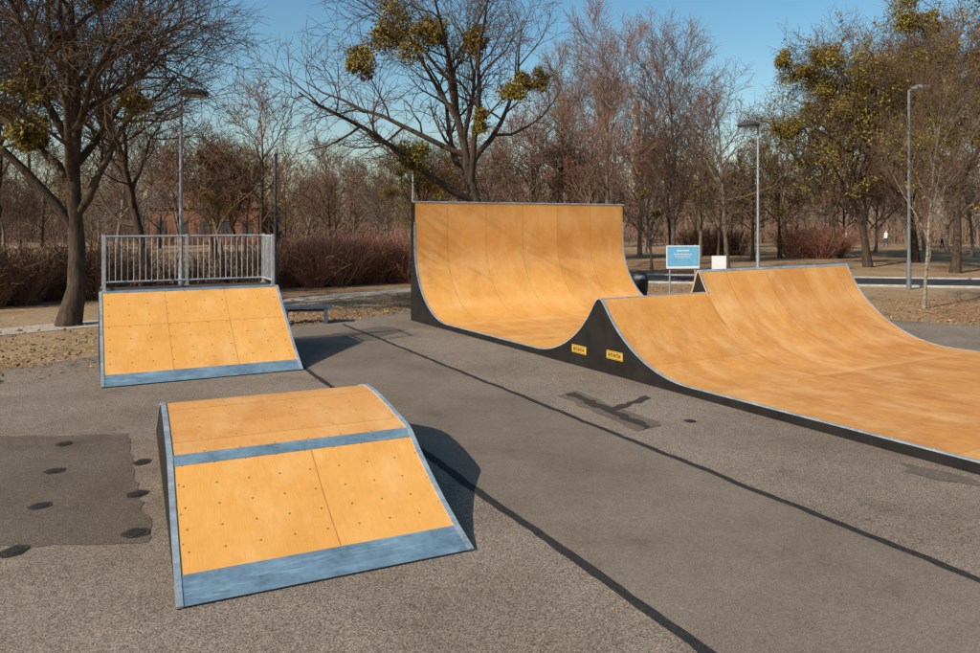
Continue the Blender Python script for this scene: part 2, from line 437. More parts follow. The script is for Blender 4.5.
for y0,y1 in ((-.03,-.003),(W+.003,W+.03)):
    panel('side_panel', full, y0, y1, M['black'], box, None, .012)
    e0, e1 = (-.036,.010) if y0 < 0 else (W-.010,W+.036)
    ribbon('edge_trim', lift(full,.010), e0, e1, .018, M['galv'], box)
for x in [-1.2,-.9,-.6,-2.0,-2.6]:
    for y in (.035, W-.035):
        mb = MB(); mb.lathe([(.009,0),(.007,.006)], 8, (x,y,zat(P,x)+.001)); mb.build('bolt', M['galv'], box)

# ------------------------------------------------------------------ left bank with platform
bank = empty('bank_ramp', (-6.05,11.93,0), math.radians(28-90))
tag(bank, 'plywood bank ramp with railed platform on the left behind the jump box', 'skate ramp')
W = 3.1; DH = 1.34
prof = [(-2.0*(1-i/16), .012+(DH-.012)*((1-i/16)**1.12)) for i in range(17)]
ribbon('ramp_surface', interp(prof,-1.985,-.24,14), 0, W, .02, M['ply_bank'], bank)
ribbon('toe_plate', lift(interp(prof,-.26,0,4),.004), .002, W-.002, .006, M['toe'], bank)
ribbon('coping_strip', lift([(-2.16,DH),(-2.0,DH-.002),(-1.965,zat(prof,-1.965))],.005), .002, W-.002, .008, M['toe'], bank)
mb = MB(); mb.box(-3.05,-2.14,0,W,DH-.03,DH-.002); mb.build('deck', M['frame'], bank)
fullp = [(-3.05,DH),(-2.0,DH)]+prof[1:]
for y0,y1 in ((-.03,-.003),(W+.003,W+.03)):
    panel('side_panel', fullp, y0, y1, M['black'], bank, None, .012)
    e0, e1 = (-.036,.012) if y0 < 0 else (W-.012,W+.036)
    ribbon('edge_trim', lift(prof,.010), e0, e1, .018, M['galv'], bank)
mb = MB(); mb.box(-3.08,-3.052,0,W,0,DH-.004); mb.build('back_panel', M['black'], bank)
def rail_panel(a, b, name):
    a = Vector(a); b = Vector(b); L = (b-a).length; d = (b-a)/L; mb = MB()
    for z in (.10, .98): mb.tube([(a.x,a.y,DH+z),(b.x,b.y,DH+z)], [.02,.02], 8)
    k = int(L/.105)
    for i in range(1,k):
        p = a+d*(L*i/k); mb.tube([(p.x,p.y,DH+.10),(p.x,p.y,DH+.98)], [.0085,.0085], 6)
    mb.build(name, M['rail'], bank, 40)
x0,x1,y0,y1 = -3.0,-2.08,.05,W-.05
rail_panel((x0,y0),(x0,y1),'back_railing'); rail_panel((x0,y0),(x1,y0),'side_railing'); rail_panel((x0,y1),(x1,y1),'side_railing')
for x,y in ((x0,y0),(x1,y0),(x0,y1),(x1,y1),(x0,(y0+y1)/2)):
    mb = MB(); mb.box(x-.025,x+.025,y-.025,y+.025,DH-.002,DH+1.02); mb.box(x-.06,x+.06,y-.045,y+.045,DH-.001,DH+.012); mb.build('post', M['rail'], bank)

# ------------------------------------------------------------------ half pipe
hp = empty('half_pipe', (-2.07,20.2,0), math.radians(-60))
tag(hp, 'large plywood half pipe with tall quarter, stepped spine and black side panels', 'skate ramp')
B = .13; W = 7.0; R = 1.9
def arc_down(x0, ztop, R, n=30):
    hgt = ztop-B; ext = math.sqrt(max(0, 2*R*hgt-hgt*hgt)) if hgt < R else R
    cx = x0+ext; cz = B+R; a0 = math.atan2(min(ztop,cz)-cz, x0-cx)
    if a0 > -PI/2 + .001 and a0 > 0: a0 = a0-2*PI
    if abs(a0-PI) < 1e-6: a0 = -PI
    return [(cx+R*math.cos(a0+(-PI/2-a0)*i/n), cz+R*math.sin(a0+(-PI/2-a0)*i/n)) for i in range(n+1)]
def arc_up(x1, ztop, R, n=24): return [(2*x1-x, z) for x,z in arc_down(x1, ztop, R, n)][::-1]
quart = [(.2,3.12),(.205,2.6)] + arc_down(.212, B+R, R)
qflat = quart + [(3.0,B),(4.2,B),(5.2,B)]
RS = 2.5
def ext(zt): h = zt-B; return math.sqrt(2*RS*h-h*h)
FOOT = 10.15; ZL, ZT = 1.31, 1.70
XL = FOOT-ext(ZL); XT = FOOT-ext(ZT)
def rounded(pr, xc, R0):      # smooth roll-over at the crest
    xs = [5.2+i*(10.6-5.2)/270 for i in range(271)]
    out = []
    for x in xs:
        w = max(0.0, 1-abs(x-xc)/.5)
        rr = R0*min(1,w*2)
        z = sum(zat(pr, x+rr*(k-5)/5) for k in range(11))/11 if rr > 0.005 else zat(pr, x)
        out.append((x,z))
    return [p for i,p in enumerate(out) if i in (0,len(out)-1) or abs(p[0]-xc)<.6 or i%4==0]
lowS = rounded([(5.2,B),(5.6,B)] + arc_up(XL-.09,ZL,2.2) + arc_down(XL,ZL,RS) + [(10.6,B)], XL-.045, .12)
highS = rounded([(5.2,B)] + arc_up(XT-.05,ZT,1.9) + arc_down(XT,ZT,RS) + [(10.6,B)], XT-.025, .05)
ST = 2.5
ribbon('quarter_surface', qflat, 0, W, .024, M['ply_q'], hp)
ribbon('spine_surface', lowS, 0, ST, .024, M['ply_s'], hp)
ribbon('spine_surface', highS, ST+.004, W, .024, M['ply_sh'], hp)
ribbon('flat_surface', [(10.604,B),(14,B),(18,B)], 0, W, .024, M['ply_f'], hp, o_len['spine_surface']-.35)
near = [(0,3.12)] + qflat + lowS[1:] + [(14,B),(18,B)]
far = [(0,3.12)] + qflat + highS[1:] + [(14,B),(18,B)]
def cut(pr): return [pr[i] for i in range(len(pr)) if i == 0 or pr[i][0] > pr[i-1][0]+1e-4 or abs(pr[i][1]-pr[i-1][1])>1e-3]
near = cut(near); far = cut(far)
panel('side_panel', near, -.03, -.003, M['black'], hp, None, .01)
panel('side_panel', far, W+.003, W+.03, M['black'], hp, None, .01)
ribbon('edge_trim', lift(near[2:], .007), -.034, .014, .016, M['galv'], hp)
ribbon('edge_trim', lift(far[2:], .007), W-.014, W+.034, .016, M['galv'], hp)
xa, xb = XT-1.6, XL+.02
stp = interp(highS, xa, xb, 80)
panel('step_panel', stp, ST+.006, ST+.03, M['black'], hp, [min(z-.02, zat(lowS,x)-.06) for x,z in stp], .027)
hs = [p for p in interp(highS, xa, XL+.05, 80)]
ribbon('edge_trim', lift(hs, .004), ST-.002, ST+.034, .012, M['galv'], hp)
def crest_strip(pr, xc, y0, y1):
    ribbon('crest_strip', lift(interp(pr, xc-.05, xc+.05, 6), .005), y0, y1, .008, M['galv'], hp)
crest_strip(lowS, XL-.045, .002, ST-.004); crest_strip(highS, XT-.025, ST+.038, W-.002)
mb = MB(); mb.tube([(.19,-.03,3.125),(.19,W+.03,3.125)], [.026,.026], 10); mb.build('coping', M['galv'], hp, 40)
mb = MB(); mb.box(-.03,-.003,0,W,0,3.1); mb.build('back_panel', M['black'], hp)
mb = MB(); mb.box(0,.19,-.028,W+.028,3.105,3.118); mb.build('top_cap', M['black'], hp)
for k in range(8):
    y = .05+k*.98
    mb = MB(); mb.box(-.09,-.032,y-.03,y+.03,0,3.05); mb.build('back_stud', M['frame'], hp)
for k,(s,z) in enumerate(((7.42,.30),(8.42,.34))):
    mb = MB(); mb.box(s-.21,s+.21,-.042,-.032,z-.07,z+.07,0)
    pl = mb.build('name_plate', M['yellow'], hp)
    mb = MB()
    for zz in (z-.06, z+.053): mb.box(s-.19,s+.19,-.046,-.0425,zz,zz+.007)
    for j in range(5):
        x = s-.16+j*.068
        mb.box(x,x+.013,-.046,-.0425,z-.035,z+.035); mb.box(x+.033,x+.046,-.046,-.0425,z-.035,z+.035)
        if j%2: mb.box(x+.0132,x+.0328,-.046,-.0425,z+.02,z+.035)
        else: mb.box(x+.0132,x+.0328,-.046,-.0425,z-.008,z+.01)
    mb.build('plate_lettering', M['black'], pl)
for i in range(36):
    x = .35+i*.48; z = zat(near,x)
    mb = MB(); mb.lathe([(.011,-.004),(.009,.006)], 7, (x,-.016,z+.012)); mb.build('bolt', M['galv'], hp)

# ------------------------------------------------------------------ bench, bin, signs, lamps
b = empty('bench', (atx(306,19.6),19.6,0), math.radians(12))
tag(b, 'dark backless bench on the asphalt edge behind the bank ramp', 'bench')
for k in range(3):
    mb = MB(); mb.box(-.68,.68,-.24+k*.165,-.095+k*.165,.40,.445); mb.build('seat', M['bench'], b)
for sx in (-.55,.45):
    mb = MB(); mb.box(sx,sx+.1,-.22,.22,0,.397); mb.build('leg', M['bench'], b)
mb = MB(); mb.box(-.45,.45,-.03,.03,.30,.36); mb.build('stretcher', M['bench'], b)

b = empty('litter_bin', (atx(639,25.5),25.5,0))
tag(b, 'small black rounded litter bin just right of the tall quarter', 'bin')
mb = MB(); mb.lathe([(.20,.0),(.24,.02),(.29,.35),(.31,.62),(.33,.64),(.33,.68)], 24); mb.build('body', M['bin'], b, 40)
mb = MB(); mb.lathe([(.335,.682),(.33,.74),(.28,.86),(.19,.94),(.06,.98)], 24); ld = mb.build('lid', M['bin'], b, 40)
mb = MB(); mb.box(-.13,.13,-.345,-.29,.72,.83); mb.build('flap', M['lampgrey'], ld)

sg = empty('information_sign', (atx(683,26.5),26.5,0), math.radians(8))
tag(sg, 'light blue information board on two posts beyond the spine', 'sign')
for sx in (-.46,.46):
    mb = MB(); mb.tube([(sx,.05,0),(sx,.05,1.8)], [.03,.03], 10); mb.build('post', M['lampgrey'], sg, 40)
mb = MB(); mb.box(-.6,.6,-.005,.018,.98,1.78); mb.build('frame', M['white'], sg)
mb = MB(); mb.box(-.57,.57,-.012,-.007,1.07,1.75); pn = mb.build('panel', M['blue'], sg)
mb = MB()
rg = random.Random(4)
for z,w,h in ((1.58,.22,.05),(1.47,.34,.028),(1.41,.30,.02),(1.35,.26,.02)):
    x = -w
    while x < w:
        ww = rg.uniform(.03,.09); mb.box(x,min(x+ww,w),-.0165,-.0125,z,z+h); x += ww+.018
mb.build('lettering', M['white'], pn)
sg = empty('notice_sign', (atx(719,27),27,0), math.radians(5))
tag(sg, 'small white notice board right of the light blue board', 'sign')
mb = MB(); mb.tube([(0,.04,0),(0,.04,1.38)], [.028,.028], 10); mb.build('post', M['lampgrey'], sg, 40)
mb = MB(); mb.box(-.26,.26,-.012,.01,.88,1.40); mb.build('panel', M['white'], sg)

def street_lamp(px, d, ht, side, label, rz=0, k=1.0, hm='lamphead', pm='lampgrey'):
    r = empty('street_lamp', (atx(px,d),d,0), rz)
    tag(r, label, 'street lamp', None)
    mb = MB(); mb.tube([(0,0,0),(0,0,1.1),(0,0,1.12),(0,0,ht)], [.085,.085,.062,.05], 12); mb.build('pole', M[pm], r, 40)
    mb = MB(); mb.tube([(0,0,ht-.03),(side*.12,0,ht+.05),(side*.30,0,ht+.09)], [.04,.035,.03], 8); mb.build('arm', M[pm], r, 40)
    mb = MB(); mb.lathe([(.16*k,-.06*k),(.45*k,-.05*k),(.47*k,.0),(.42*k,.08*k),(.26*k,.16*k),(.08*k,.19*k)], 24, (side*.45,0,ht+.06)); hd = mb.build('lamp_head', M[hm], r, 40)
    mb = MB(); mb.lathe([(.34*k,-.075*k),(.36*k,-.063*k)], 20, (side*.45,0,ht+.06)); mb.build('lens', M['glass'], hd)
    return r
street_lamp(181, 26, 6.9, 1, 'tall grey street lamp behind the railed bank ramp')
street_lamp(758, 36, 7.1, -1, 'grey street lamp behind the stepped spine, right of the blue board', 0, 1.1)
street_lamp(909, 29.5, 7.7, 1, 'tall grey street lamp on the right beside the thin young birch', math.radians(-10), .8, 'lampgrey', 'postgrey')
r = empty('metal_post', (atx(275.5,26),26,0)); tag(r, 'thin dark metal post by the path right of the bank ramp', 'post')
mb = MB(); mb.tube([(0,0,0),(0,0,4.85)], [.05,.045], 10); mb.build('pole', M['lamphead'], r, 40)
mb = MB(); mb.lathe([(.065,0),(.065,.06),(.02,.1)], 10, (0,0,4.85)); mb.build('cap', M['lamphead'], r, 40)
r = empty('metal_post', (atx(413,34),34,0)); tag(r, 'slim pale post rising behind the left edge of the tall quarter', 'post')
mb = MB(); mb.tube([(0,0,0),(0,0,5.5)], [.05,.04], 10); mb.build('pole', M['lampgrey'], r, 40)
mb = MB(); mb.lathe([(.055,0),(.055,.06),(.02,.1)], 10, (0,0,5.5)); mb.build('cap', M['lampgrey'], r, 40)

# ------------------------------------------------------------------ trees
def rndv(rg): return Vector((rg.gauss(0,1), rg.gauss(0,1), rg.gauss(0,1)))
def grow(T, C, nodes, p, d, L, r, lev, P, rg):
    segs = P['segs'][lev]; n = segs; wd = P['wander'][lev]; tr = P['trop'][lev]
    pts = [p.copy()]; ds = [d.copy()]; rad = [r]
    tip = P['tip'][lev]
    for i in range(n):
        d = (d + rndv(rg)*wd + Vector((0,0,tr))).normalized()
        p = p + d*(L/n); pts.append(p.copy()); ds.append(d.copy()); rad.append(r*(1-(1-tip)*(i+1)/n))
    if lev == 0: rad[0] *= 1.35
    sides = P['sides'][lev]
    (T if lev <= P.get('trunklev',1) else C).tube(pts, rad, sides, lev < 2)
    if lev in (1,2): nodes += [(q.copy(), lev) for q in pts[1:]]
    if lev == len(P['kids']): 
        return
    k = P['kids'][lev]; t0 = P['t0'][lev]
    az = rg.uniform(0,2*PI)
    for j in range(k):
        t = t0 + (1-t0)*((j+rg.uniform(.2,.9))/k); t = min(t, .999)
        x = t*n; i = int(x); f = x-i
        q = pts[i].lerp(pts[i+1], f); dd = ds[i+1]; rr = rad[i]+(rad[i+1]-rad[i])*f
        az += 2.4+rg.uniform(-.5,.5)
        a = dd.orthogonal().normalized(); a = Matrix.Rotation(az, 3, dd) @ a
        ang = math.radians(rg.uniform(*P['ang'][lev]))
        cd = (dd*math.cos(ang) + a*math.sin(ang)).normalized()
        cl = P['len'][lev]*rg.uniform(.7,1.2)*(1-.45*(t-t0)/(1-t0+1e-6))
        cr = max(P['minr'], min(rr*.72, P['rk'][lev]*r*rg.uniform(.7,1.1)))
        grow(T, C, nodes, q, cd, cl, cr, lev+1, P, rg)
def spreading(Ht, r0, twig=.009, kids=(9,8,7,5), sp=.46, a0=(30,66), tr=.07, rk0=.60, rk1=.42):
    return dict(h0=Ht*.60, r0=r0, segs=[8,8,5,3,2], wander=[.10,.14,.2,.22,.25], trop=[.03,tr,.05,.04,.02], tip=[.3,.2,.25,.4,.5],
        sides=[10,7,4,3,3], kids=list(kids), t0=[.28,.2,.15,.15], ang=[a0,(28,62),(28,62),(25,60)],
        len=[Ht*sp, Ht*.22, Ht*.115, Ht*.06], rk=[rk0,rk1,.42,.55], minr=twig)
def upright(Ht, r0, twig=.009):
    return dict(h0=Ht*.85, r0=r0, segs=[8,6,4,3,2], wander=[.04,.09,.12,.15,.2], trop=[.03,.12,.10,.08,.05], tip=[.15,.2,.25,.4,.5],
        sides=[8,5,3,3,3], kids=[14,9,7,4], t0=[.15,.15,.15,.1], ang=[(25,50),(22,45),(20,45),(20,45)],
        len=[Ht*.36, Ht*.19, Ht*.10, Ht*.055], rk=[.42,.45,.5,.6], minr=twig)
def small(Ht, r0, twig=.011):
    return dict(h0=Ht*.8, r0=r0, segs=[6,5,3,2], wander=[.06,.13,.18,.2], trop=[.03,.08,.05,.05], tip=[.2,.25,.35,.5],
        sides=[7,4,3,3], kids=[12,9,7], t0=[.2,.15,.1], ang=[(28,60),(25,55),(25,55)],
        len=[Ht*.38, Ht*.19, Ht*.10], rk=[.45,.5,.55], minr=twig)
def clump(name, c, R, n, s, mat, parent, rg):
    mb = MB()
    cs = [(Vector(c), R*.7)] + [(Vector(c)+rndv(rg).normalized()*R*rg.uniform(.4,.8), R*rg.uniform(.3,.6)) for _ in range(6)]
    for k in range(n):
        cc, r = cs[rg.randrange(len(cs))]
        d = rndv(rg).normalized()*(r*rg.random()**.5); d.z *= .92
        leafquad(mb, cc+d, s*rg.uniform(.6,1.3), rg)
    for k in range(26):
        d = rndv(rg).normalized()*R*rg.uniform(.85,1.25)
        mb.tube([tuple(c), tuple(Vector(c)+d*.6), tuple(Vector(c)+d)], [.012,.009,.006], 3, False)
    return mb.build(name, mat, parent)
def tree(P, seed, mt, mc, loc, name='bare_tree', lean=(0,0), mist=None, nm=0, mr=.55, leaves=None):
    rg = random.Random(seed); T, C, nodes = MB(), MB(), []
    r = empty(name, loc)
    grow(T, C, nodes, Vector((0,0,-.05)), Vector((lean[0],lean[1],1)).normalized(), P['h0'], P['r0'], 0, P, rg)
    T.build('trunk', mt, r, 60)
    if leaves:
        n, s, mat = leaves; k0 = len(C.f); C.m = [0]*k0
        for k in range(n):
            q,_ = nodes[rg.randrange(len(nodes))]; rr = rg.uniform(.15,.6)
            cc = q+rndv(rg)*rr*.5
            for j in range(7): leafquad(C, cc+rndv(rg)*.16, s*rg.uniform(.6,1.3), rg, 1)
        C.build('crown', [mc, mat], r)
    else: C.build('crown', mc, r)
    if mist is None and nm:
        hi = [q for q,_ in nodes if q.z > P['h0']*.55]; mist = [(q.x, q.z) for q in rg.sample(hi, nm)]
    used = []
    for m_ in (mist or []):
        mx, mz = m_[0], m_[1]
        q = min((q for q,_ in nodes if all((q-u).length > mr*1.3 for u in used)), key=lambda q: (q.x-mx)**2+(q.z-mz)**2+.08*q.y**2+.12*q.y)
        used.append(q)
        R = m_[2] if len(m_) > 2 else mr*rg.uniform(.6,1.25)
        clump('mistletoe_clump', q, R, int(850*(R/.55)**1.5), .065, M['mist'], r, rg)
    return r
def wz(py, d): return H-(py-HZ)*d/F
# left big tree
d = 19.2; X = atx(68,d)
t = tree(spreading(13.5,.24,.007,(14,9,9,6),.48,(24,60),.09,.60,.46), 14, M['bark'], M['twig'], (X,d,0), lean=(.02,0), mist=[(atx(p[0],d)-X, wz(p[1],d)) for p in ((42,90),(132,12),(150,120),(62,40),(25,125),(45,118))], mr=.62)
tag(t, 'big dark bare tree with mistletoe clumps left behind the bank ramp', 'tree')
d = 24; X = atx(-5,d)
t = tree(spreading(13.5,.20,.009,(12,8,8,6),.46,(24,56),.10), 15, M['bark'], M['twig'], (X,d,0), nm=4, mr=.65); tag(t, 'dark bare tree at the left edge of the picture', 'tree')
d = 31; X = atx(150,d)
t = tree(spreading(14.0,.20,.011,(11,8,7,5),.46,(24,58),.10), 17, M['bark'], M['twig'], (X,d,0)); tag(t, 'bare tree behind the left street lamp', 'tree')
d = 30; X = atx(492,d)
t = tree(spreading(15.5,.29,.010,(11,8,7,5),.52,(30,66),.05,.58,.46), 29, M['bark'], M['twig'], (X,d,0), lean=(0,0), mist=[(atx(p[0],d)-X, wz(p[1],d), p[2]) for p in ((395,35,1.25),(375,65,.9),(412,150,.75),(415,60,1.0),(470,40,.8),(510,92,.75),(548,82,.7),(435,20,.8),(490,130,.6))], mr=.85)
tag(t, 'tall spreading bare tree full of mistletoe behind the tall quarter', 'tree')
t = tree(upright(8.0,.055,.006), 31, M['birch'], M['twig'], (13.1,23,0), 'birch_tree', lean=(.03,0)); tag(t, 'thin young birch with pale trunk near the asphalt edge on the right', 'tree')
# distinct trees behind
protoR = tree(upright(13.5,.17,.012), 41, M['greybark'], M['redtwig'], (atx(606,43),43,0)); tag(protoR, 'tall bare reddish tree behind the right end of the tall quarter', 'tree')
protoR2 = tree(upright(13.5,.16,.012), 47, M['greybark'], M['redtwig'], (atx(674,46),46,0)); tag(protoR2, 'bare reddish tree rising behind the light blue board', 'tree')
t = tree(small(10.5,.13,.013), 53, M['greybark'], M['twig'], (atx(728,40),40,0)); tag(t, 'slender grey bare tree between the blue board and the street lamp', 'tree')
protoO = tree(spreading(16.5,.22,.013,(12,8,7,5),.40,(26,58)), 61, M['bark'], M['twig'], (atx(868,44),44,0), 'ivy_tree', leaves=(800,.09,M['olive']), nm=11, mr=1.05); tag(protoO, 'tree with olive green growth in its crown left of the right street lamp', 'tree')
t = tree(spreading(16.5,.22,.012,(12,8,7,5),.40,(26,58)), 67, M['bark'], M['twig'], (atx(955,39),39,0), 'ivy_tree', leaves=(1100,.09,M['olive']), nm=12, mr=1.0); tag(t, 'tall tree with yellowish green crown at the right edge', 'tree')
t = tree(small(5.2,.08,.012), 71, M['greybark'], M['twig'], (atx(652,38),38,0), nm=2, mr=.3); tag(t, 'small young bare tree just left of the light blue board', 'tree')
protoS = tree(small(9.5,.12,.015), 73, M['bark'], M['redtwig'], (atx(330,58),58,0)); 
protoS2 = tree(small(9,.13,.015), 79, M['bark'], M['twig'], (atx(215,52),52,0), leaves=(120,.10,M['olive'])); 
protoS3 = tree(spreading(10.5,.15,.015), 83, M['greybark'], M['redtwig'], (atx(790,60),60,0)); 
protoS4 = tree(small(8.0,.12,.015), 89, M['greybark'], M['greybark'], (atx(385,50),50,0)); 
zones = {'L': ('bare brown tree in the row of trees behind the railed bank ramp', 'trees behind the bank ramp'),
         'C': ('bare brown tree among the trees behind the tall quarter', 'trees behind the tall quarter'),
         'R': ('bare brown tree in the park beyond the road on the right', 'trees beyond the road')}
def zt(o, z): tag(o, zones[z][0], 'tree', zones[z][1])
zt(protoS,'L'); zt(protoS2,'L'); zt(protoS3,'R'); zt(protoS4,'L')
rg = random.Random(99)
def put(src, px, d, z, sc=None):
    c = copy_tree(src); c.location = (atx(px,d), d, 0); c.rotation_euler = (0,0,rg.uniform(0,6.28))
    s = sc or rg.uniform(.7,1.2); c.scale = (s,s,s*rg.uniform(.9,1.1)); zt(c, z); return c
small3 = [protoS, protoS2, protoS3, protoS4]
for k in range(24): put(small3[rg.randrange(4)], -60+k*20.5+rg.uniform(-8,8), rg.uniform(44,80), 'L')
for k in range(11): put(small3[rg.randrange(4)], 425+k*18.5+rg.uniform(-8,8), rg.uniform(48,80), 'C', rg.uniform(.85,1.15))
for k,px in enumerate((560,592,640,700)): put([protoR,protoR2][k%2], px, rg.uniform(52,62), 'C', rg.uniform(.85,1.0))
for k in range(20): put(small3[rg.randrange(4)], 650+k*21+rg.uniform(-8,8), rg.uniform(50,85), 'R', rg.uniform(.8,1.2))
for (px,d,s,lab) in ((915,50,1.15,'olive crowned tree behind the right street lamp'),(834,54,1.0,'leftmost olive crowned tree beyond the road'),(1000,44,1.0,'olive crowned tree cut by the right picture edge'),(238,48,.55,'olive tinged tree standing behind the railing of the bank ramp'),(430,46,.6,'olive tinged tree just behind the left edge of the tall quarter')):
    c = put(protoO, px, d, 'R', s); c['label'] = lab; del c['group']

# shrubs
def shrub(seed, Ht, R, n):
    rg = random.Random(seed); mb = MB(); 
    for k in range(n):
        a = rg.uniform(0,2*PI); q = R*.5*math.sqrt(rg.random()); p = Vector((q*math.cos(a), q*math.sin(a), 0))
        dirv = Vector((p.x/R*1.1+rg.gauss(0,.28), p.y/R*1.1+rg.gauss(0,.28), 1)).normalized(); L = Ht*rg.uniform(.65,1.1)
        e1 = p+dirv*L*.5+rndv(rg)*.05; e2 = e1+(dirv+rndv(rg)*.15).normalized()*L*.5
        mb.tube([p,e1,e2], [.013,.010,.006], 3, False)
        for j in range(7):
            s0 = p.lerp(e1, rg.uniform(.3,1)) if rg.random()<.4 else e1.lerp(e2, rg.random())
            dd = (dirv+rndv(rg)*.5).normalized(); l2 = L*rg.uniform(.15,.32)
            mb.tube([s0, s0+dd*l2*.5+rndv(rg)*.02, s0+dd*l2], [.009,.008,.006], 3, False)
    return mb
protos = []
for sd,mt,n in ((5,'hedge',190),(6,'darkhedge',90)):
    r = empty('bare_shrub', (0,0,0)); shrub(sd,1.75,.9,n).build('stems', M[mt], r); protos.append([r, True])
def puth(px, d, sc, label, group, zs=1, k=0):
    o = protos[k][0] if protos[k][1] else copy_tree(protos[k][0]); protos[k][1] = False
    o.location = (atx(px,d), d, 0); o.rotation_euler = (0,0,rg.uniform(0,6)); o.scale = (sc,sc,sc*zs); tag(o, label, 'shrub', group)
for k in range(11): puth(288+k*12.5, 30.5+rg.uniform(-.6,.6)+k*.25, rg.uniform(.9,1.12), 'bare reddish shrub in the hedge between the bank ramp and the tall quarter', 'hedge shrubs')
for k in range(9): puth(300+k*15, 34+rg.uniform(-.6,.6), rg.uniform(.95,1.15), 'bare reddish shrub in the second row of the hedge left of the tall quarter', 'hedge shrubs behind')
for k in range(13): puth(-34+k*12, 22.8+k*.25+rg.uniform(-.4,2.0), rg.uniform(.75,1.15), 'bare brown shrub at the foot of the big left tree', 'shrubs around the left tree', rg.uniform(.85,1.15), 1)
for k in range(7): puth(105+k*26, 29+rg.uniform(-1,1.5), rg.uniform(.7,1.05), 'bare shrub seen through the railing of the bank ramp', 'shrubs behind the railing', 1, 1)
for k in range(4): puth(795+k*13, 55+rg.uniform(-1,1), rg.uniform(1.1,1.3), 'round reddish shrub beyond the road right of the lamp', 'shrubs beyond the road')
for k in range(5): puth(690+k*12, 60+rg.uniform(-1,1), rg.uniform(1.0,1.2), 'bare shrub beyond the road behind the two boards', 'shrubs behind the boards', 1, 1)

# far wood and undergrowth that read as one mass
mb = MB(); rg = random.Random(7)
for k in range(380):
    d = rg.uniform(88,150); x = rg.uniform(-.8,.8)*d; Ht = rg.uniform(5.5,13); mi = 0 if rg.random() < .4 else 1
    mb.tube([(x,d,0),(x+rg.gauss(0,.3),d,Ht*.5),(x+rg.gauss(0,.5),d,Ht)], [.15,.10,.02], 4, False, mi)
    for j in range(46):
        z = Ht*rg.uniform(.15,.92); a = rg.uniform(0,6.28); L = (Ht-z)*.35+rg.uniform(.6,1.6)
        p = Vector((x,d,z)); e = p+Vector((math.cos(a)*L*.6,math.sin(a)*L*.6,L*.75))
        mid = p.lerp(e,.5)+rndv(rg)*.12
        mb.tube([p,mid,e], [.04,.03,.018], 3, False, mi)
        for q in range(2):
            s = p.lerp(e, rg.uniform(.4,1)); mb.tube([s, s+Vector((rg.gauss(0,.4),rg.gauss(0,.4),rg.uniform(.2,.9)))], [.022,.016], 3, False, mi)
o = mb.build('distant_wood', [M['redtwig'], M['farbrown']]); tag(o, 'distant brown bare wood closing the park along the horizon', 'wood', kind='stuff')
mb = MB()
for k in range(13000):
    d = rg.uniform(84,125); x = rg.uniform(-.8,.8)*d; z = rg.uniform(0,2.6)*rg.random()**.5; L = rg.uniform(.6,1.8)
    mb.tube([(x,d,z),(x+rg.gauss(0,.5),d+rg.gauss(0,.3),z+L)], [.05,.025], 3, False)
o = mb.build('undergrowth', M['farbrown']); tag(o, 'brown undergrowth thicket below the distant wood', 'undergrowth', kind='stuff')

# ------------------------------------------------------------------ far buildings, chimney
def house(x0, x1, y0, dep, hw, hr, mw, name, label, nw, mf, rz=0):
    r = empty(name, ((x0+x1)/2, y0, 0), rz); L = (x1-x0)/2; tag(r, label, 'building')
    mb = MB(); mb.box(-L,L,0,dep,0,hw); mb.build('wall', mw, r)
    mb = MB(); e = .4
    v = [(-L-e,-e,hw+.002),(L+e,-e,hw+.002),(L+e,dep+e,hw+.002),(-L-e,dep+e,hw+.002),(-L+dep*.3,dep/2,hw+hr),(L-dep*.3,dep/2,hw+hr)]
    mb.v += v; mb.f += [(0,1,5,4),(1,2,5),(2,3,4,5),(3,0,4),(3,2,1,0)]; mb.build('roof', M['roof'], r)
    for k in range(nw):
        x = -L+(k+.5)*2*L/nw
        for z in ([1.2] if hw < 5 else [1.0, 4.0]):
            mb = MB(); mb.box(x-.6,x+.6,-.06,.02,z,z+1.6); w = mb.build('window', mf, r)
            mb = MB(); mb.box(x-.5,x+.5,-.075,-.063,z+.1,z+1.5); mb.build('pane', M['pane'], w)
house(atx(150,86), atx(258,86), 86, 9, 4.2, 2.0, M['brick'], 'brick_building', 'low red brown brick building behind the trees above the bank ramp', 5, M['roof'])
house(atx(414,86), atx(470,86), 86, 8, 6.6, 2.2, M['ochre'], 'ochre_house', 'ochre house behind the trees left of the tall quarter', 3, M['white'])
r = empty('chimney', (atx(637,210),210,0)); tag(r, 'tall red and white chimney far behind the reddish trees', 'chimney')
zs = [0,10,16,20,24,28,32,36]
for i in range(7):
    mb = MB(); mb.lathe([(1.45-zs[i]*.018,zs[i]+.01),(1.45-zs[i+1]*.018,zs[i+1])], 16); mb.build('shaft' if i==0 else 'band', M['chim_w'] if i%2 else M['chim_r'], r, 40)

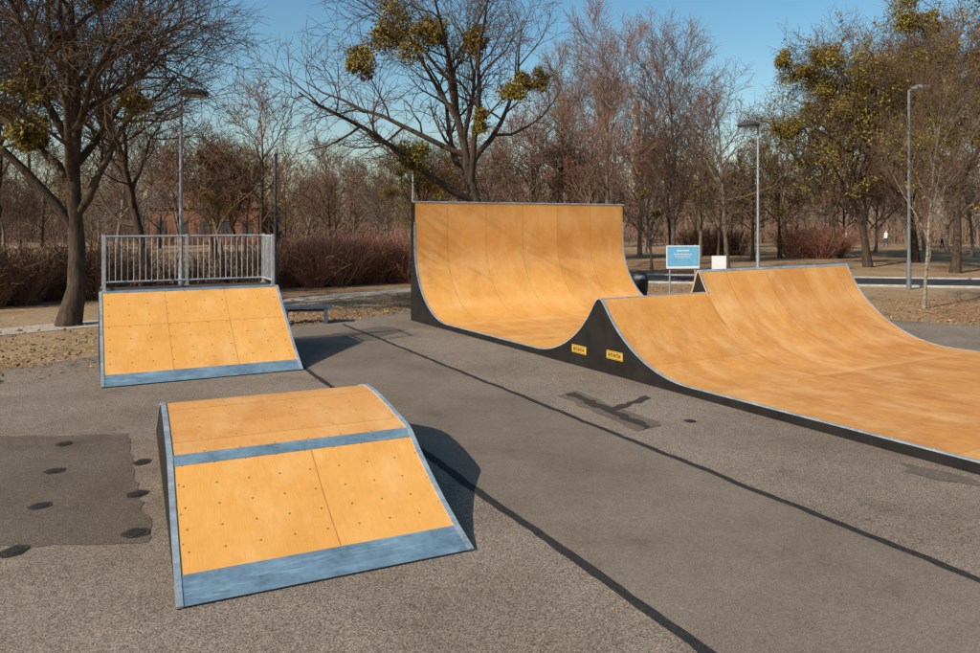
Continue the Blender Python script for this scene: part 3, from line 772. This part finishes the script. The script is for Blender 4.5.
# ------------------------------------------------------------------ distant people
def person(px, d, top, legs, label, rz, stride):
    J = [(0,0,.95),(0,0,1.15),(0,0,1.38),(0,.01,1.50),(0,-.01,1.60),(0,-.01,1.72),
         (-.17,0,1.40),(-.22,.02,1.14),(-.23,-.06,.90),(-.23,-.09,.80),(.17,0,1.40),(.22,-.02,1.14),(.23,-.1,.90),(.23,-.13,.80),
         (-.10,0,.90),(-.11,-stride*.5,.50),(-.11,-stride*.7,.07),(-.11,-stride*.7-.15,.03),(.10,0,.90),(.11,stride*.3,.50),(.11,stride,.08),(.11,stride-.14,.03)]
    Rr = [.15,.14,.15,.06,.095,.085,.07,.05,.04,.035,.07,.05,.04,.035,.10,.07,.05,.04,.10,.07,.05,.04]
    E = [(0,1),(1,2),(2,3),(3,4),(4,5),(2,6),(6,7),(7,8),(8,9),(2,10),(10,11),(11,12),(12,13),(0,14),(14,15),(15,16),(16,17),(0,18),(18,19),(19,20),(20,21)]
    me = bpy.data.meshes.new('person'); me.from_pydata(J, E, []); o = bpy.data.objects.new('person', me); col.objects.link(o)
    m = o.modifiers.new('Skin','SKIN'); o.modifiers.new('Sub','SUBSURF').levels = 1
    for i,v in enumerate(me.skin_vertices[0].data): v.radius = (Rr[i],Rr[i]*.8); v.use_root = (i==0)
    dg = bpy.context.evaluated_depsgraph_get(); me2 = bpy.data.meshes.new_from_object(o.evaluated_get(dg))
    o.modifiers.clear(); o.data = me2
    me2.materials.clear()
    for mm in (legs, top, M['skin'], M['hair']): me2.materials.append(mm)
    for p in me2.polygons:
        z = p.center.z; x = abs(p.center.x)
        p.material_index = 3 if z > 1.68 else 2 if (z > 1.5 or (x > .17 and z < .88 and z > .7)) else 1 if z > .92 else 0
        p.use_smooth = True
    o.location = (atx(px,d),d,0); o.rotation_euler = (0,0,rz); tag(o, label, 'person')
person(846, 84, cloth('pale jacket', (.6,.58,.55)), cloth('dark trousers', (.03,.03,.04)), 'distant person in a pale jacket left of the olive trees', 1.5, .22)
person(886, 80, cloth('white shirt', (.7,.7,.7)), cloth('blue jeans', (.06,.09,.16)), 'distant person in a white top beyond the road', -1.4, .2)
person(942, 76, cloth('grey coat', (.3,.3,.33)), cloth('black trousers', (.02,.02,.02)), 'distant person in a grey coat nearest the right edge', 1.2, .15)

# ------------------------------------------------------------------ light, sky, camera
SD = Vector((-.74,-.67,0)).normalized(); EL = math.radians(34)
Ldir = Vector((SD.x*math.cos(EL), SD.y*math.cos(EL), math.sin(EL)))
sun = bpy.data.lights.new('sun','SUN'); sun.energy = 5.0; sun.angle = math.radians(.53); sun.color = (1,.94,.82)
so = bpy.data.objects.new('sun', sun); col.objects.link(so); so.location = Ldir*50
so.rotation_euler = (-Ldir).to_track_quat('-Z','Y').to_euler()
w = bpy.data.worlds.new('World'); bpy.context.scene.world = w; w.use_nodes = True
nt = w.node_tree; bg = nt.nodes['Background']; sk = nt.nodes.new('ShaderNodeTexSky'); sk.sky_type = 'NISHITA'
sk.sun_disc = False; sk.sun_elevation = EL; sk.sun_rotation = math.atan2(SD.x, SD.y) % (2*PI)
sk.air_density = 1.15; sk.dust_density = 1.5; sk.ozone_density = 1.6
hs_ = nt.nodes.new('ShaderNodeHueSaturation'); hs_.inputs['Saturation'].default_value = 1.3; hs_.inputs['Hue'].default_value = .49
nt.links.new(sk.outputs[0], hs_.inputs['Color']); nt.links.new(hs_.outputs[0], bg.inputs[0]); bg.inputs[1].default_value = .13
cam = bpy.data.cameras.new('camera'); co = bpy.data.objects.new('camera', cam); col.objects.link(co)
co.location = (0,0,H); co.rotation_euler = (PI/2,0,0)
cam.sensor_width = 36; cam.lens = 36*F/980; cam.shift_y = -(326.5-HZ)/980; cam.clip_end = 4000
sc = bpy.context.scene; sc.camera = co
sc.view_settings.view_transform = 'Standard'; sc.view_settings.look = 'None'; sc.view_settings.exposure = 0
